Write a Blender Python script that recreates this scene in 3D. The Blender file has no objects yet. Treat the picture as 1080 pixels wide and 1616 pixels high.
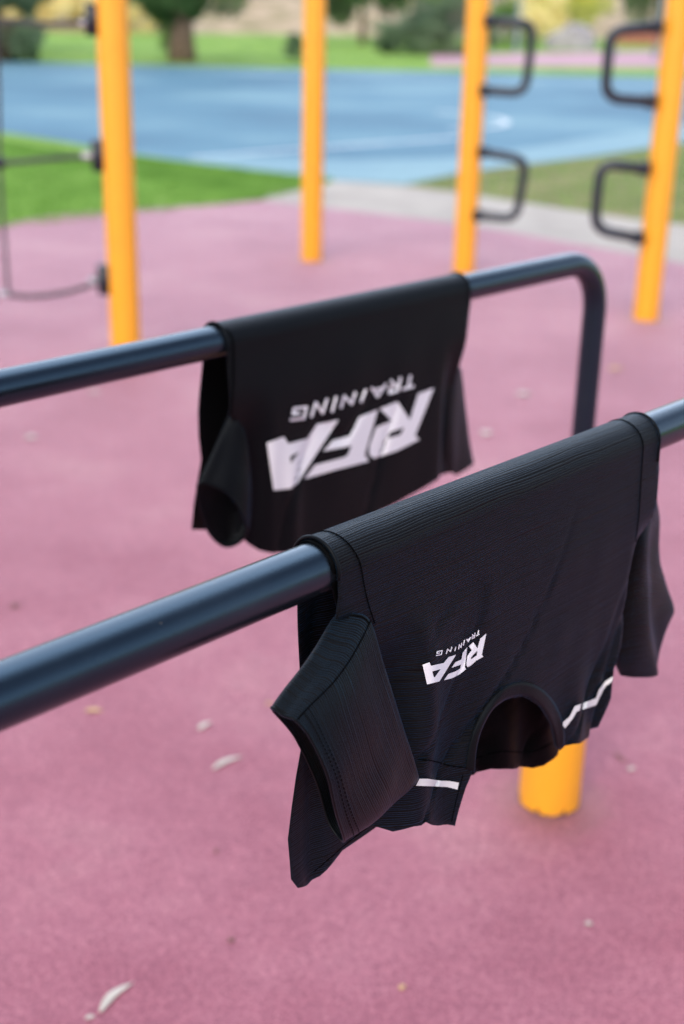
import bpy, math, random
import numpy as np
from mathutils import Vector, Matrix, noise
from mathutils.geometry import delaunay_2d_cdt

random.seed(7)
SC = bpy.context.scene
COL = SC.collection

# ------------------------------------------------------------------ camera
F = 2034.0                                   # focal length in photo pixels (1080 x 1616)
CAM_H = 1.55
M = np.array([[0.99975384, -0.02218674, 0.0],
              [0.00810474, 0.36520661, -0.93089121],
              [0.02065344, 0.93066206, 0.36529655]])
cam_data = bpy.data.cameras.new("camera")
cam = bpy.data.objects.new("camera", cam_data)
COL.objects.link(cam)
mw = Matrix([list(M[i]) + [0.0] for i in range(3)] + [[0, 0, 0, 1]])
mw.translation = Vector((0, 0, CAM_H))
cam.matrix_world = mw
cam_data.sensor_fit = 'VERTICAL'
cam_data.sensor_height = 36.0
cam_data.sensor_width = 24.0
cam_data.lens = F / 1616 * 36
cam_data.clip_start = 0.05
cam_data.clip_end = 1500
cam_data.dof.use_dof = True
cam_data.dof.focus_distance = 1.10
cam_data.dof.aperture_fstop = 3.6
cam_data.dof.aperture_blades = 0
SC.camera = cam

# ------------------------------------------------------------------ sky and sun
SUN_EL, SUN_AZ = math.radians(46), math.radians(-160)     # azimuth from +Y towards +X
world = bpy.data.worlds.new("World")
SC.world = world
world.use_nodes = True
nt = world.node_tree
nt.nodes.clear()
sky = nt.nodes.new('ShaderNodeTexSky')
sky.sky_type = 'NISHITA'
sky.sun_disc = False
sky.sun_elevation = SUN_EL
sky.sun_rotation = SUN_AZ
sky.air_density = 1.0
sky.dust_density = 4.0
sky.ozone_density = 0.6
bg = nt.nodes.new('ShaderNodeBackground')
bg.inputs['Strength'].default_value = 0.15
wo = nt.nodes.new('ShaderNodeOutputWorld')
# unseen cloud glow, added to the sky to brighten reflections on the rails
wtc = nt.nodes.new('ShaderNodeTexCoord')
wsep = nt.nodes.new('ShaderNodeSeparateXYZ')
nt.links.new(wtc.outputs['Generated'], wsep.inputs[0])
wmap = nt.nodes.new('ShaderNodeMapping')
wmap.inputs['Scale'].default_value = (1.0, 1.0, 2.6)
nt.links.new(wtc.outputs['Generated'], wmap.inputs['Vector'])
wn = nt.nodes.new('ShaderNodeTexNoise')
wn.inputs['Scale'].default_value = 2.2
wn.inputs['Detail'].default_value = 6
nt.links.new(wmap.outputs[0], wn.inputs['Vector'])
wr1 = nt.nodes.new('ShaderNodeMapRange')
wr1.interpolation_type = 'SMOOTHSTEP'
for k, v_ in (('From Min', 0.75), ('From Max', 0.05), ('To Min', 0.0), ('To Max', 1.0)):
    wr1.inputs[k].default_value = v_
nt.links.new(wsep.outputs[2], wr1.inputs['Value'])
wr2 = nt.nodes.new('ShaderNodeMapRange')
for k, v_ in (('From Min', 0.34), ('From Max', 0.62), ('To Min', 0.25), ('To Max', 1.0)):
    wr2.inputs[k].default_value = v_
nt.links.new(wn.outputs[0], wr2.inputs['Value'])
wm = nt.nodes.new('ShaderNodeMath')
wm.operation = 'MULTIPLY'
wdot = nt.nodes.new('ShaderNodeVectorMath')          # bright lobe added ahead, out of view, for the rail highlights
wdot.operation = 'DOT_PRODUCT'
nt.links.new(wtc.outputs['Generated'], wdot.inputs[0])
wdot.inputs[1].default_value = (-0.05, 0.78, 0.62)
wr3 = nt.nodes.new('ShaderNodeMapRange')
wr3.interpolation_type = 'SMOOTHSTEP'
for k, v_ in (('From Min', 0.62), ('From Max', 0.97), ('To Min', 0.0), ('To Max', 1.0)):
    wr3.inputs[k].default_value = v_
nt.links.new(wdot.outputs['Value'], wr3.inputs['Value'])
wma = nt.nodes.new('ShaderNodeMath')
wma.operation = 'MULTIPLY_ADD'
wma.use_clamp = True
nt.links.new(wr1.outputs[0], wma.inputs[0])
wma.inputs[1].default_value = 0.35
nt.links.new(wr3.outputs[0], wma.inputs[2])
nt.links.new(wma.outputs[0], wm.inputs[0])
nt.links.new(wr2.outputs[0], wm.inputs[1])
wmix = nt.nodes.new('ShaderNodeMix')
wmix.data_type = 'RGBA'
nt.links.new(wm.outputs[0], wmix.inputs[0])
nt.links.new(sky.outputs[0], wmix.inputs[6])
wmix.inputs[7].default_value = (16.5, 19.3, 24.0, 1)
nt.links.new(wmix.outputs[2], bg.inputs[0])
nt.links.new(bg.outputs[0], wo.inputs[0])
sun_data = bpy.data.lights.new("sun", 'SUN')
sun_data.energy = 0.65
sun_data.angle = math.radians(34)
sun_data.color = (1.0, 0.95, 0.87)
sun = bpy.data.objects.new("sun", sun_data)
COL.objects.link(sun)
sd = Vector((math.sin(SUN_AZ) * math.cos(SUN_EL), math.cos(SUN_AZ) * math.cos(SUN_EL), math.sin(SUN_EL)))
sun.rotation_euler = sd.to_track_quat('Z', 'Y').to_euler()
sun.location = sd * 20
SC.view_settings.view_transform = 'Standard'
SC.view_settings.look = 'None'
SC.view_settings.gamma = 1.0
SC.view_settings.exposure = 0.38

# ------------------------------------------------------------------ helpers
def ray(p):
    return M @ np.array([p[0] - 540.0, 808.0 - p[1], -F])

def ground(px, py, z=0.0):                   # a photo point lying on the horizontal plane z
    r = ray((px, py))
    k = (z - CAM_H) / r[2]
    return np.array([r[0] * k, r[1] * k, z])

def at_y(px, py, Y):                         # a photo point at distance Y
    r = ray((px, py))
    k = Y / r[1]
    return np.array([r[0] * k, Y, CAM_H + r[2] * k])

def tag(o, label=None, cat=None, group=None, kind=None):
    if label: o['label'] = label
    if cat: o['category'] = cat
    if group: o['group'] = group
    if kind: o['kind'] = kind
    return o

def empty(name, loc, label, cat, group=None):
    o = bpy.data.objects.new(name, None)
    o.empty_display_size = 0.1
    COL.objects.link(o)
    o.location = loc
    return tag(o, label, cat, group)

def obj(name, verts, faces, mat, parent=None, smooth=True, uv=None, origin=None):
    """one mesh object; verts are world coordinates, moved to the parent's or the given origin"""
    off = np.array(parent.location) if parent is not None and parent.parent is None else None
    if parent is not None and parent.parent is not None:
        off = np.array(parent.location) + np.array(parent.parent.location)
    if parent is None:
        off = np.array(origin) if origin is not None else np.zeros(3)
    v = np.asarray(verts, dtype=float) - off
    me = bpy.data.meshes.new(name)
    me.from_pydata([tuple(a) for a in v], [], [tuple(int(i) for i in f) for f in faces])
    if uv is not None:
        ul = me.uv_layers.new(name='UVMap')
        li = np.empty(len(me.loops), dtype=np.int32)
        me.loops.foreach_get('vertex_index', li)
        ul.data.foreach_set('uv', np.asarray(uv, dtype=np.float32)[li].ravel())
    if smooth:
        me.polygons.foreach_set('use_smooth', [True] * len(me.polygons))
    me.materials.append(mat)
    me.update()
    o = bpy.data.objects.new(name, me)
    COL.objects.link(o)
    if parent is not None:
        o.parent = parent
    elif origin is not None:
        o.location = origin
    return o

def solid(o, t, off=0.0):
    m = o.modifiers.new('thickness', 'SOLIDIFY')
    m.thickness = t
    m.offset = off

class MB:
    def __init__(s):
        s.v, s.f = [], []
    def add(s, v, f):
        b = len(s.v)
        s.v += [tuple(x) for x in v]
        s.f += [tuple(i + b for i in q) for q in f]
        return s
    def tube(s, pts, rad, n=16, cap=True, closed=False):
        pts = [Vector(p) for p in pts]
        rads = rad if hasattr(rad, '__len__') else [rad] * len(pts)
        b = len(s.v)
        up = None
        N = len(pts)
        for i, p in enumerate(pts):
            if closed:
                d = (pts[(i + 1) % N] - pts[i - 1])
            else:
                d = pts[min(i + 1, N - 1)] - pts[max(i - 1, 0)]
            d.normalize()
            if up is None:
                up = Vector((0, 0, 1)) if abs(d.z) < 0.9 else Vector((1, 0, 0))
            a = (up - d * up.dot(d)).normalized()
            up = a
            c = d.cross(a)
            for k in range(n):
                t = 2 * math.pi * k / n
                s.v.append(tuple(p + (a * math.cos(t) + c * math.sin(t)) * rads[i]))
        for i in range(N if closed else N - 1):
            j = (i + 1) % N
            for k in range(n):
                k2 = (k + 1) % n
                s.f.append((b + i * n + k, b + i * n + k2, b + j * n + k2, b + j * n + k))
        if cap and not closed:
            s.f.append(tuple(b + k for k in range(n))[::-1])
            s.f.append(tuple(b + (N - 1) * n + k for k in range(n)))
        return s
    def lathe(s, c, prof, n=32):             # profile of (radius, z)
        b = len(s.v)
        for r, z in prof:
            for k in range(n):
                t = 2 * math.pi * k / n
                s.v.append((c[0] + r * math.cos(t), c[1] + r * math.sin(t), c[2] + z))
        for i in range(len(prof) - 1):
            for k in range(n):
                k2 = (k + 1) % n
                s.f.append((b + i * n + k, b + i * n + k2, b + (i + 1) * n + k2, b + (i + 1) * n + k))
        return s
    def box(s, c, size, rot=0.0, bev=0.0):
        x, y, z = [q / 2 for q in size]
        b = min(bev, x * .9, y * .9)
        ring = [(-x + b, -y), (x - b, -y), (x, -y + b), (x, y - b), (x - b, y), (-x + b, y), (-x, y - b), (-x, -y + b)] if b > 0 else [(-x, -y), (x, -y), (x, y), (-x, y)]
        n = len(ring)
        cs, sn = math.cos(rot), math.sin(rot)
        v = []
        for zz in (-z, z):
            for (a, d) in ring:
                v.append((c[0] + a * cs - d * sn, c[1] + a * sn + d * cs, c[2] + zz))
        f = [tuple(range(n))[::-1], tuple(range(n, 2 * n))] + [(k, (k + 1) % n, n + (k + 1) % n, n + k) for k in range(n)]
        return s.add(v, f)
    def build(s, name, mat, parent=None, smooth=True, origin=None):
        return obj(name, s.v, s.f, mat, parent, smooth, origin=origin)

def catmull(P, t):
    """P list of vectors, t in 0..len(P)-1"""
    n = len(P)
    i = min(int(t), n - 2)
    f = t - i
    p1, p2 = P[i], P[i + 1]
    p0 = P[i - 1] if i > 0 else 2 * p1 - p2
    p3 = P[i + 2] if i + 2 < n else 2 * p2 - p1
    return 0.5 * ((2 * p1) + (-p0 + p2) * f + (2 * p0 - 5 * p1 + 4 * p2 - p3) * f * f + (-p0 + 3 * p1 - 3 * p2 + p3) * f ** 3)

def spline(P, m, closed=False):
    P = [np.asarray(p, float) for p in P]
    if closed:
        Q = [P[-1]] + P + [P[0], P[1]]
        ts = np.linspace(1, len(P) + 1, m, endpoint=False)
        return [catmull(Q, t) for t in ts]
    return [catmull(P, t) for t in np.linspace(0, len(P) - 1, m)]

def sstep(a, b, x):
    t = max(0.0, min(1.0, (x - a) / (b - a)))
    return t * t * (3 - 2 * t)

# ------------------------------------------------------------------ materials
def new_mat(name, base=(0.5, 0.5, 0.5), rough=0.6, spec=0.5, metal=0.0):
    m = bpy.data.materials.new(name)
    m.use_nodes = True
    b = m.node_tree.nodes['Principled BSDF']
    b.inputs['Base Color'].default_value = (*base, 1)
    b.inputs['Roughness'].default_value = rough
    b.inputs['Specular IOR Level'].default_value = spec
    b.inputs['Metallic'].default_value = metal
    return m, m.node_tree, b

def node(nt, t, **kw):
    n = nt.nodes.new(t)
    for k, v in kw.items():
        if k in n.inputs.keys():
            n.inputs[k].default_value = v
        else:
            setattr(n, k, v)
    return n

def ramp(nt, fac, stops):
    r = nt.nodes.new('ShaderNodeValToRGB')
    els = r.color_ramp.elements
    while len(els) < len(stops):
        els.new(0.5)
    for e, (p, c) in zip(els, stops):
        e.position = p
        e.color = (*c, 1) if len(c) == 3 else c
    nt.links.new(fac, r.inputs[0])
    return r

def noise_tex(nt, vec, scale, detail=3, rough=0.5):
    n = node(nt, 'ShaderNodeTexNoise', Scale=scale, Detail=detail, Roughness=rough)
    nt.links.new(vec, n.inputs['Vector'])
    return n

def mix(nt, a, b, fac, mode='MIX'):
    m = nt.nodes.new('ShaderNodeMix')
    m.data_type = 'RGBA'
    m.blend_type = mode
    for s, i in ((fac, 0), (a, 6), (b, 7)):
        if hasattr(s, 'links') or hasattr(s, 'is_linked'):
            nt.links.new(s, m.inputs[i])
        else:
            m.inputs[i].default_value = s if i == 0 else (*s, 1)
    return m.outputs[2]

def noisy_mat(name, stops, scale, rough=0.8, spec=0.3, fine=None, bump=0.0, bump_scale=None, coord='Object'):
    m, nt, b = new_mat(name, rough=rough, spec=spec)
    tc = nt.nodes.new('ShaderNodeTexCoord')
    n = noise_tex(nt, tc.outputs[coord], scale, 4)
    c = ramp(nt, n.outputs[0], stops).outputs[0]
    if fine:
        n2 = noise_tex(nt, tc.outputs[coord], fine[0], 2)
        g = ramp(nt, n2.outputs[0], [(0.3, (1 - fine[1],) * 3), (0.7, (1 + fine[1],) * 3)])
        c = mix(nt, c, g.outputs[0], 1.0, 'MULTIPLY')
    nt.links.new(c, b.inputs['Base Color'])
    if bump:
        n3 = noise_tex(nt, tc.outputs[coord], bump_scale or scale, 3)
        bp = node(nt, 'ShaderNodeBump', Strength=bump, Distance=0.01)
        nt.links.new(n3.outputs[0], bp.inputs['Height'])
        nt.links.new(bp.outputs[0], b.inputs['Normal'])
    return m

POSTS = []                                   # foot points, filled below, used for the dirt rings

def rubber_mat(feet):
    m, nt, b = new_mat('pink_rubber', rough=0.75, spec=0.4)
    b.inputs['Sheen Weight'].default_value = 0.42
    b.inputs['Sheen Roughness'].default_value = 0.3
    b.inputs['Sheen Tint'].default_value = (1.0, 0.88, 0.94, 1)
    geo = nt.nodes.new('ShaderNodeNewGeometry')
    pos = geo.outputs['Position']
    big = noise_tex(nt, pos, 1.3, 5, 0.6)
    c = ramp(nt, big.outputs[0], [(0.36, (0.277, 0.078, 0.113)), (0.52, (0.332, 0.109, 0.148)), (0.68, (0.374, 0.153, 0.181))]).outputs[0]
    med = noise_tex(nt, pos, 22, 4, 0.65)
    mg = ramp(nt, med.outputs[0], [(0.3, (0.92, 0.90, 0.92)), (0.5, (1, 1, 1)), (0.7, (1.08, 1.10, 1.08))])
    c = mix(nt, c, mg.outputs[0], 1.0, 'MULTIPLY')
    fin = noise_tex(nt, pos, 95, 3, 0.7)
    fg = ramp(nt, fin.outputs[0], [(0.32, (0.80, 0.78, 0.80)), (0.5, (1, 1, 1)), (0.68, (1.2, 1.26, 1.2))])
    c = mix(nt, c, fg.outputs[0], 1.0, 'MULTIPLY')
    gr = node(nt, 'ShaderNodeTexVoronoi', Scale=330.0)
    nt.links.new(pos, gr.inputs['Vector'])
    gg = nt.nodes.new('ShaderNodeSeparateColor')
    nt.links.new(gr.outputs['Color'], gg.inputs[0])
    gc = ramp(nt, gg.outputs[0], [(0.0, (0.62, 0.55, 0.6)), (0.35, (0.95, 0.95, 0.95)), (0.8, (1.1, 1.12, 1.1)), (1.0, (1.4, 1.7, 1.5))])
    c = mix(nt, c, gc.outputs[0], 1.0, 'MULTIPLY')
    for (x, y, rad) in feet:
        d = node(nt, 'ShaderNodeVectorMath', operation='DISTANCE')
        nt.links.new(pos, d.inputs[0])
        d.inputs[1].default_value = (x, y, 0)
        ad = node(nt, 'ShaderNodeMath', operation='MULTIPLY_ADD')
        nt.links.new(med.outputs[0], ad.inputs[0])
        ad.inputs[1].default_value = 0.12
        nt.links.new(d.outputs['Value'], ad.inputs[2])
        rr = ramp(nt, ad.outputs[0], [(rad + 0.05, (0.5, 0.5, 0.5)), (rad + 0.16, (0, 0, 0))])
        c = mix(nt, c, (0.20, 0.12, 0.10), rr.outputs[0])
    nt.links.new(c, b.inputs['Base Color'])
    bp = node(nt, 'ShaderNodeBump', Strength=0.5, Distance=0.002)
    nt.links.new(gr.outputs['Distance'], bp.inputs['Height'])
    nt.links.new(bp.outputs[0], b.inputs['Normal'])
    return m

def fabric_mat(name, base, rib=True, tint=(0.10, 0.45, 1.0)):
    m, nt, b = new_mat(name, base, rough=0.42, spec=0.115)
    b.inputs['Specular Tint'].default_value = (0.75, 0.86, 1.0, 1)
    b.inputs['Sheen Weight'].default_value = 0.10
    b.inputs['Sheen Roughness'].default_value = 0.22
    b.inputs['Sheen Tint'].default_value = (*tint, 1)
    tc = nt.nodes.new('ShaderNodeTexCoord')
    sp = nt.nodes.new('ShaderNodeSeparateXYZ')
    nt.links.new(tc.outputs['UV'], sp.inputs[0])
    mp = nt.nodes.new('ShaderNodeMapping')
    mp.inputs['Scale'].default_value = (4, 170, 1)
    nt.links.new(tc.outputs['UV'], mp.inputs['Vector'])
    n1 = noise_tex(nt, mp.outputs[0], 1.0, 2, 0.6)
    m1 = node(nt, 'ShaderNodeMath', operation='MULTIPLY_ADD')      # rib phase, a little irregular
    nt.links.new(n1.outputs[0], m1.inputs[0])
    m1.inputs[1].default_value = 11.0
    m2 = node(nt, 'ShaderNodeMath', operation='MULTIPLY')
    nt.links.new(sp.outputs[1], m2.inputs[0])
    m2.inputs[1].default_value = 2 * math.pi / 0.0023
    nt.links.new(m2.outputs[0], m1.inputs[2])
    m3 = node(nt, 'ShaderNodeMath', operation='SINE')
    nt.links.new(m1.outputs[0], m3.inputs[0])
    w = node(nt, 'ShaderNodeTexNoise', Scale=1600.0, Detail=1.0)
    nt.links.new(tc.outputs['UV'], w.inputs['Vector'])
    ri = ramp(nt, m3.outputs[0], [(0.0, (0.0, 0.0, 0.0)), (0.45, (1, 1, 1))])
    mr = node(nt, 'ShaderNodeMapRange')
    mr.inputs['From Min'].default_value = -1
    nt.links.new(m3.outputs[0], mr.inputs['Value'])
    nt.links.new(mr.outputs[0], ri.inputs[0])
    s = 1.0 if rib else 0.3
    c = mix(nt, tuple(x * (1 - .6 * s) for x in base), tuple(x * 1.4 for x in base), ri.outputs[0])
    nt.links.new(c, b.inputs['Base Color'])
    ad = node(nt, 'ShaderNodeMath', operation='MULTIPLY_ADD')
    nt.links.new(w.outputs[0], ad.inputs[0])
    ad.inputs[1].default_value = 0.35
    nt.links.new(ri.outputs[0], ad.inputs[2])
    bp = node(nt, 'ShaderNodeBump', Strength=1.0 * s, Distance=0.0008)
    nt.links.new(ad.outputs[0], bp.inputs['Height'])
    nt.links.new(bp.outputs[0], b.inputs['Normal'])
    return m

def paint_mat(name, base, rough, bump=0.08, scale=260, dirt=None):
    m, nt, b = new_mat(name, base, rough=rough, spec=0.5)
    tc = nt.nodes.new('ShaderNodeTexCoord')
    n = noise_tex(nt, tc.outputs['Object'], scale, 2)
    bp = node(nt, 'ShaderNodeBump', Strength=bump, Distance=0.0006)
    nt.links.new(n.outputs[0], bp.inputs['Height'])
    nt.links.new(bp.outputs[0], b.inputs['Normal'])
    n2 = noise_tex(nt, tc.outputs['Object'], 9, 5, 0.65)
    r = ramp(nt, n2.outputs[0], [(0.35, (rough * .8,) * 3), (0.7, (min(1, rough * 1.35),) * 3)])
    nt.links.new(r.outputs[0], b.inputs['Roughness'])
    if dirt:
        r2 = ramp(nt, n2.outputs[0], [(0.5, (0, 0, 0)), (0.75, (0.5, 0.5, 0.5))])
        nt.links.new(mix(nt, base, dirt, r2.outputs[0]), b.inputs['Base Color'])
    return m

MAT = {}
MAT['steel'] = paint_mat('dark_powder_coat', (0.006, 0.008, 0.011), 0.20, bump=0.25, scale=900, dirt=(0.011, 0.014, 0.018))
_b = MAT['steel'].node_tree.nodes['Principled BSDF']
_nt = MAT['steel'].node_tree
_tc = _nt.nodes.new('ShaderNodeTexCoord')
_sp = noise_tex(_nt, _tc.outputs['Object'], 150, 3, 0.6)      # chips and dust specks in the paint
_m = ramp(_nt, _sp.outputs[0], [(0.735, (0, 0, 0)), (0.76, (0.8, 0.8, 0.8))])
_old = _b.inputs['Base Color'].links[0].from_socket
_nt.links.new(mix(_nt, _old, (0.20, 0.17, 0.13), _m.outputs[0]), _b.inputs['Base Color'])
_b.inputs['Specular IOR Level'].default_value = 0.75
_b.inputs['Specular Tint'].default_value = (0.42, 0.72, 1.0, 1)
MAT['grip'] = paint_mat('grip_powder_coat', (0.012, 0.017, 0.028), 0.4)
MAT['yellow'] = paint_mat('yellow_powder_coat', (0.86, 0.375, 0.02), 0.38, bump=0.1, scale=300, dirt=(0.82, 0.31, 0.018))
MAT['bracket'] = paint_mat('bracket_plastic', (0.012, 0.016, 0.025), 0.45)
MAT['rope'] = noisy_mat('net_rope', [(0.4, (0.035, 0.035, 0.04)), (0.6, (0.09, 0.085, 0.095))], 120, rough=0.85)
MAT['silver'] = new_mat('ferrule_metal', (0.45, 0.44, 0.48), rough=0.5, metal=0.6)[0]
MAT['fab'] = fabric_mat('black_ribbed_jersey', (0.0038, 0.0034, 0.0032))
MAT['fab_in_shade'] = fabric_mat('jersey_inside_shaded', (0.0014, 0.0014, 0.0015), rib=False)  # darker copy of the jersey, shade inside the neck put into its colour
MAT['fab_in_shade'].node_tree.nodes['Principled BSDF'].inputs['Sheen Weight'].default_value = 0.02
MAT['fab_in_shade'].node_tree.nodes['Principled BSDF'].inputs['Specular IOR Level'].default_value = 0.02
MAT['fab_plain'] = fabric_mat('black_smooth_jersey', (0.0024, 0.0026, 0.0031), rib=False)
MAT['print'] = new_mat('white_print', (0.74, 0.75, 0.80), rough=0.55)[0]
MAT['reflect'] = new_mat('reflective_tape', (0.66, 0.67, 0.68), rough=0.4)[0]
MAT['thread'] = new_mat('black_thread', (0.0012, 0.0012, 0.0015), rough=0.9, spec=0.02)[0]
MAT['grass'] = noisy_mat('lawn_grass', [(0.3, (0.124, 0.237, 0.037)), (0.5, (0.196, 0.333, 0.060)), (0.7, (0.260, 0.384, 0.093))], 0.9, rough=0.95, spec=0.08, fine=(60, 0.4), bump=0.6, bump_scale=90)
MAT['dry'] = noisy_mat('worn_grass', [(0.3, (0.111, 0.136, 0.047)), (0.5, (0.187, 0.187, 0.076)), (0.7, (0.281, 0.230, 0.128))], 1.6, rough=0.95, spec=0.1, fine=(50, 0.35), bump=0.5, bump_scale=90)
MAT['blade'] = noisy_mat('grass_blade', [(0.3, (0.12, 0.27, 0.05)), (0.7, (0.23, 0.42, 0.10))], 3.0, rough=0.85, spec=0.1)
MAT['court'] = noisy_mat('blue_court', [(0.38, (0.045, 0.137, 0.208)), (0.5, (0.067, 0.178, 0.251)), (0.66, (0.128, 0.253, 0.306))], 0.28, rough=0.7, spec=0.25, fine=(7, 0.08))
MAT['court_edge'] = noisy_mat('pale_blue_court', [(0.35, (0.101, 0.221, 0.274)), (0.65, (0.139, 0.265, 0.301))], 0.6, rough=0.6, fine=(9, 0.08))
MAT['line'] = noisy_mat('court_line_paint', [(0.3, (0.272, 0.384, 0.480)), (0.5, (0.560, 0.592, 0.608))], 1.4, rough=0.6)
MAT['far_rubber'] = noisy_mat('sheen_pale_rubber', [(0.35, (0.400, 0.208, 0.264)), (0.65, (0.480, 0.288, 0.336))], 0.7, rough=0.8)  # grazing sheen of the distant rubber painted in as a paler pink
MAT['concrete'] = noisy_mat('concrete_path', [(0.3, (0.323, 0.285, 0.248)), (0.7, (0.437, 0.394, 0.345))], 1.7, rough=0.85, fine=(40, 0.12), bump=0.3, bump_scale=60)
MAT['mulch'] = noisy_mat('garden_mulch', [(0.35, (0.26, 0.22, 0.11)), (0.65, (0.48, 0.36, 0.25))], 0.6, rough=0.95, fine=(9, 0.3))
MAT['bark'] = noisy_mat('bark', [(0.35, (0.11, 0.075, 0.055)), (0.65, (0.22, 0.15, 0.11))], 6, rough=0.95, bump=0.8, bump_scale=14)
MAT['rock'] = noisy_mat('grey_rock', [(0.35, (0.25, 0.24, 0.24)), (0.65, (0.42, 0.40, 0.42))], 3, rough=0.9, bump=0.6, bump_scale=5)
MAT['wood'] = noisy_mat('red_brown_timber', [(0.35, (0.27, 0.09, 0.06)), (0.65, (0.38, 0.14, 0.09))], 5, rough=0.6)
MAT['pole'] = paint_mat('grey_pole_paint', (0.22, 0.27, 0.31), 0.4)
MAT['pale_leaf'] = noisy_mat('dry_pale_leaf', [(0.3, (0.442, 0.394, 0.334)), (0.7, (0.612, 0.558, 0.486))], 60, rough=0.6)
MAT['tan_leaf'] = noisy_mat('dry_tan_leaf', [(0.3, (0.50, 0.30, 0.13)), (0.7, (0.66, 0.45, 0.24))], 60, rough=0.6)
MAT['brown_leaf'] = noisy_mat('dry_brown_leaf', [(0.3, (0.12, 0.06, 0.04)), (0.7, (0.2, 0.1, 0.07))], 60, rough=0.7)

def leaf_mat(name, dark, light):
    m, nt, b = new_mat(name, light, rough=0.6, spec=0.3)
    tc = nt.nodes.new('ShaderNodeTexCoord')
    n = noise_tex(nt, tc.outputs['Object'], 1.1, 4)
    n2 = noise_tex(nt, tc.outputs['Object'], 14, 2)
    c = ramp(nt, n.outputs[0], [(0.35, dark), (0.65, light)]).outputs[0]
    g = ramp(nt, n2.outputs[0], [(0.3, (0.65,) * 3), (0.7, (1.35,) * 3)])
    nt.links.new(mix(nt, c, g.outputs[0], 1.0, 'MULTIPLY'), b.inputs['Base Color'])
    return m
MAT['leaf_dark'] = leaf_mat('foliage_dark', (0.041, 0.095, 0.034), (0.101, 0.196, 0.065))
MAT['leaf_blue'] = leaf_mat('foliage_grey_green', (0.072, 0.130, 0.078), (0.195, 0.286, 0.156))
MAT['leaf_mid'] = leaf_mat('foliage_mid', (0.065, 0.143, 0.033), (0.169, 0.312, 0.065))
MAT['leaf_yellow'] = leaf_mat('foliage_yellow', (0.60, 0.58, 0.10), (0.93, 0.88, 0.28))
MAT['leaf_gold_sunlit'] = leaf_mat('foliage_gold_sunlit', (0.88, 0.72, 0.30), (0.96, 0.88, 0.50))  # golden leaves, base colour raised to carry the sunshine on them

# ------------------------------------------------------------------ ground sheets
def poly_sheet(name, pts, z, mat, kind='structure'):
    P = [Vector((p[0], p[1])) for p in pts]
    r = delaunay_2d_cdt(P, [], [list(range(len(P)))], 1, 1e-6)
    o = obj(name, [(v.x, v.y, z) for v in r[0]], r[2], mat, smooth=False)
    tag(o, kind=kind)
    return o

def G(*pp):
    return [ground(x, y)[:2] for x, y in pp]

R_GRASS, R_COURT, R_PATH = -0.012, -0.008, -0.004
obj('ground', [(-350, -120, R_GRASS), (350, -120, R_GRASS), (350, 600, R_GRASS), (-350, 600, R_GRASS)], [(0, 1, 2, 3)], MAT['grass'])['kind'] = 'structure'

far_l = ground(-60, 96)
far_r = ground(1140, 123)
dirv = (far_r - far_l)[:2] / np.linalg.norm((far_r - far_l)[:2])
court_far = [far_r[:2] + dirv * 12, far_l[:2] - dirv * 14]
court_near = G((0, 207), (100, 222), (200, 240), (330, 259), (450, 276), (530, 284), (640, 290), (720, 273), (800, 262), (940, 245), (1080, 224))
cl = court_near[0] + (court_near[0] - court_near[2]) * 2.2
cr = court_near[-1] + (court_near[-1] - court_near[-4]) * 2.5
poly_sheet('sports_court', court_far + [cl] + court_near + [cr], R_COURT, MAT['court'])
# paler run-off band of the court, its lines and the centre circle, laid as paint on top
bandp = G((300, 252), (350, 243), (560, 252), (700, 248), (800, 238), (940, 215), (1080, 196)) 
band_end = bandp[-1] + (bandp[-1] - bandp[-3]) * 3.0
o = poly_sheet('court_border_paint', bandp + [band_end, cr + np.array([-.02, 0])] + [p for p in court_near[:2:-1]], R_COURT + 0.002, MAT['court_edge'])
def strip(name, pts, w, z, mat):
    v, f = [], []
    n = len(pts)
    for i, p in enumerate(pts):
        d = np.array(pts[min(i + 1, n - 1)]) - np.array(pts[max(i - 1, 0)])
        d = d / np.linalg.norm(d)
        q = np.array([-d[1], d[0]]) * w / 2
        v += [(p[0] + q[0], p[1] + q[1], z), (p[0] - q[0], p[1] - q[1], z)]
        if i: f.append((2 * i - 2, 2 * i - 1, 2 * i + 1, 2 * i))
    o = obj(name, v, f, mat, smooth=False)
    tag(o, kind='structure')
    return o
la, lb = ground(300, 248)[:2], ground(724, 216)[:2]
strip('court_side_line', [la + (lb - la) * t for t in (0, .25, .5, .75, 1)], 0.10, R_COURT + 0.003, MAT['line'])
cc = ground(600, 186)[:2]; cr_ = ground(799, 191)[:2]; rad = np.linalg.norm(cr_ - cc)
strip('court_circle_line', [cc + rad * np.array([math.cos(a), math.sin(a)]) for a in np.linspace(-1.05, 1.05, 33)], 0.12, R_COURT + 0.003, MAT['line'])
strip('court_far_line', [far_l[:2] - dirv * 10 + np.array([0, -3.2]), far_r[:2] + dirv * 8 + np.array([0, -3.2])], 0.08, R_COURT + 0.003, MAT['line'])

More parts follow.
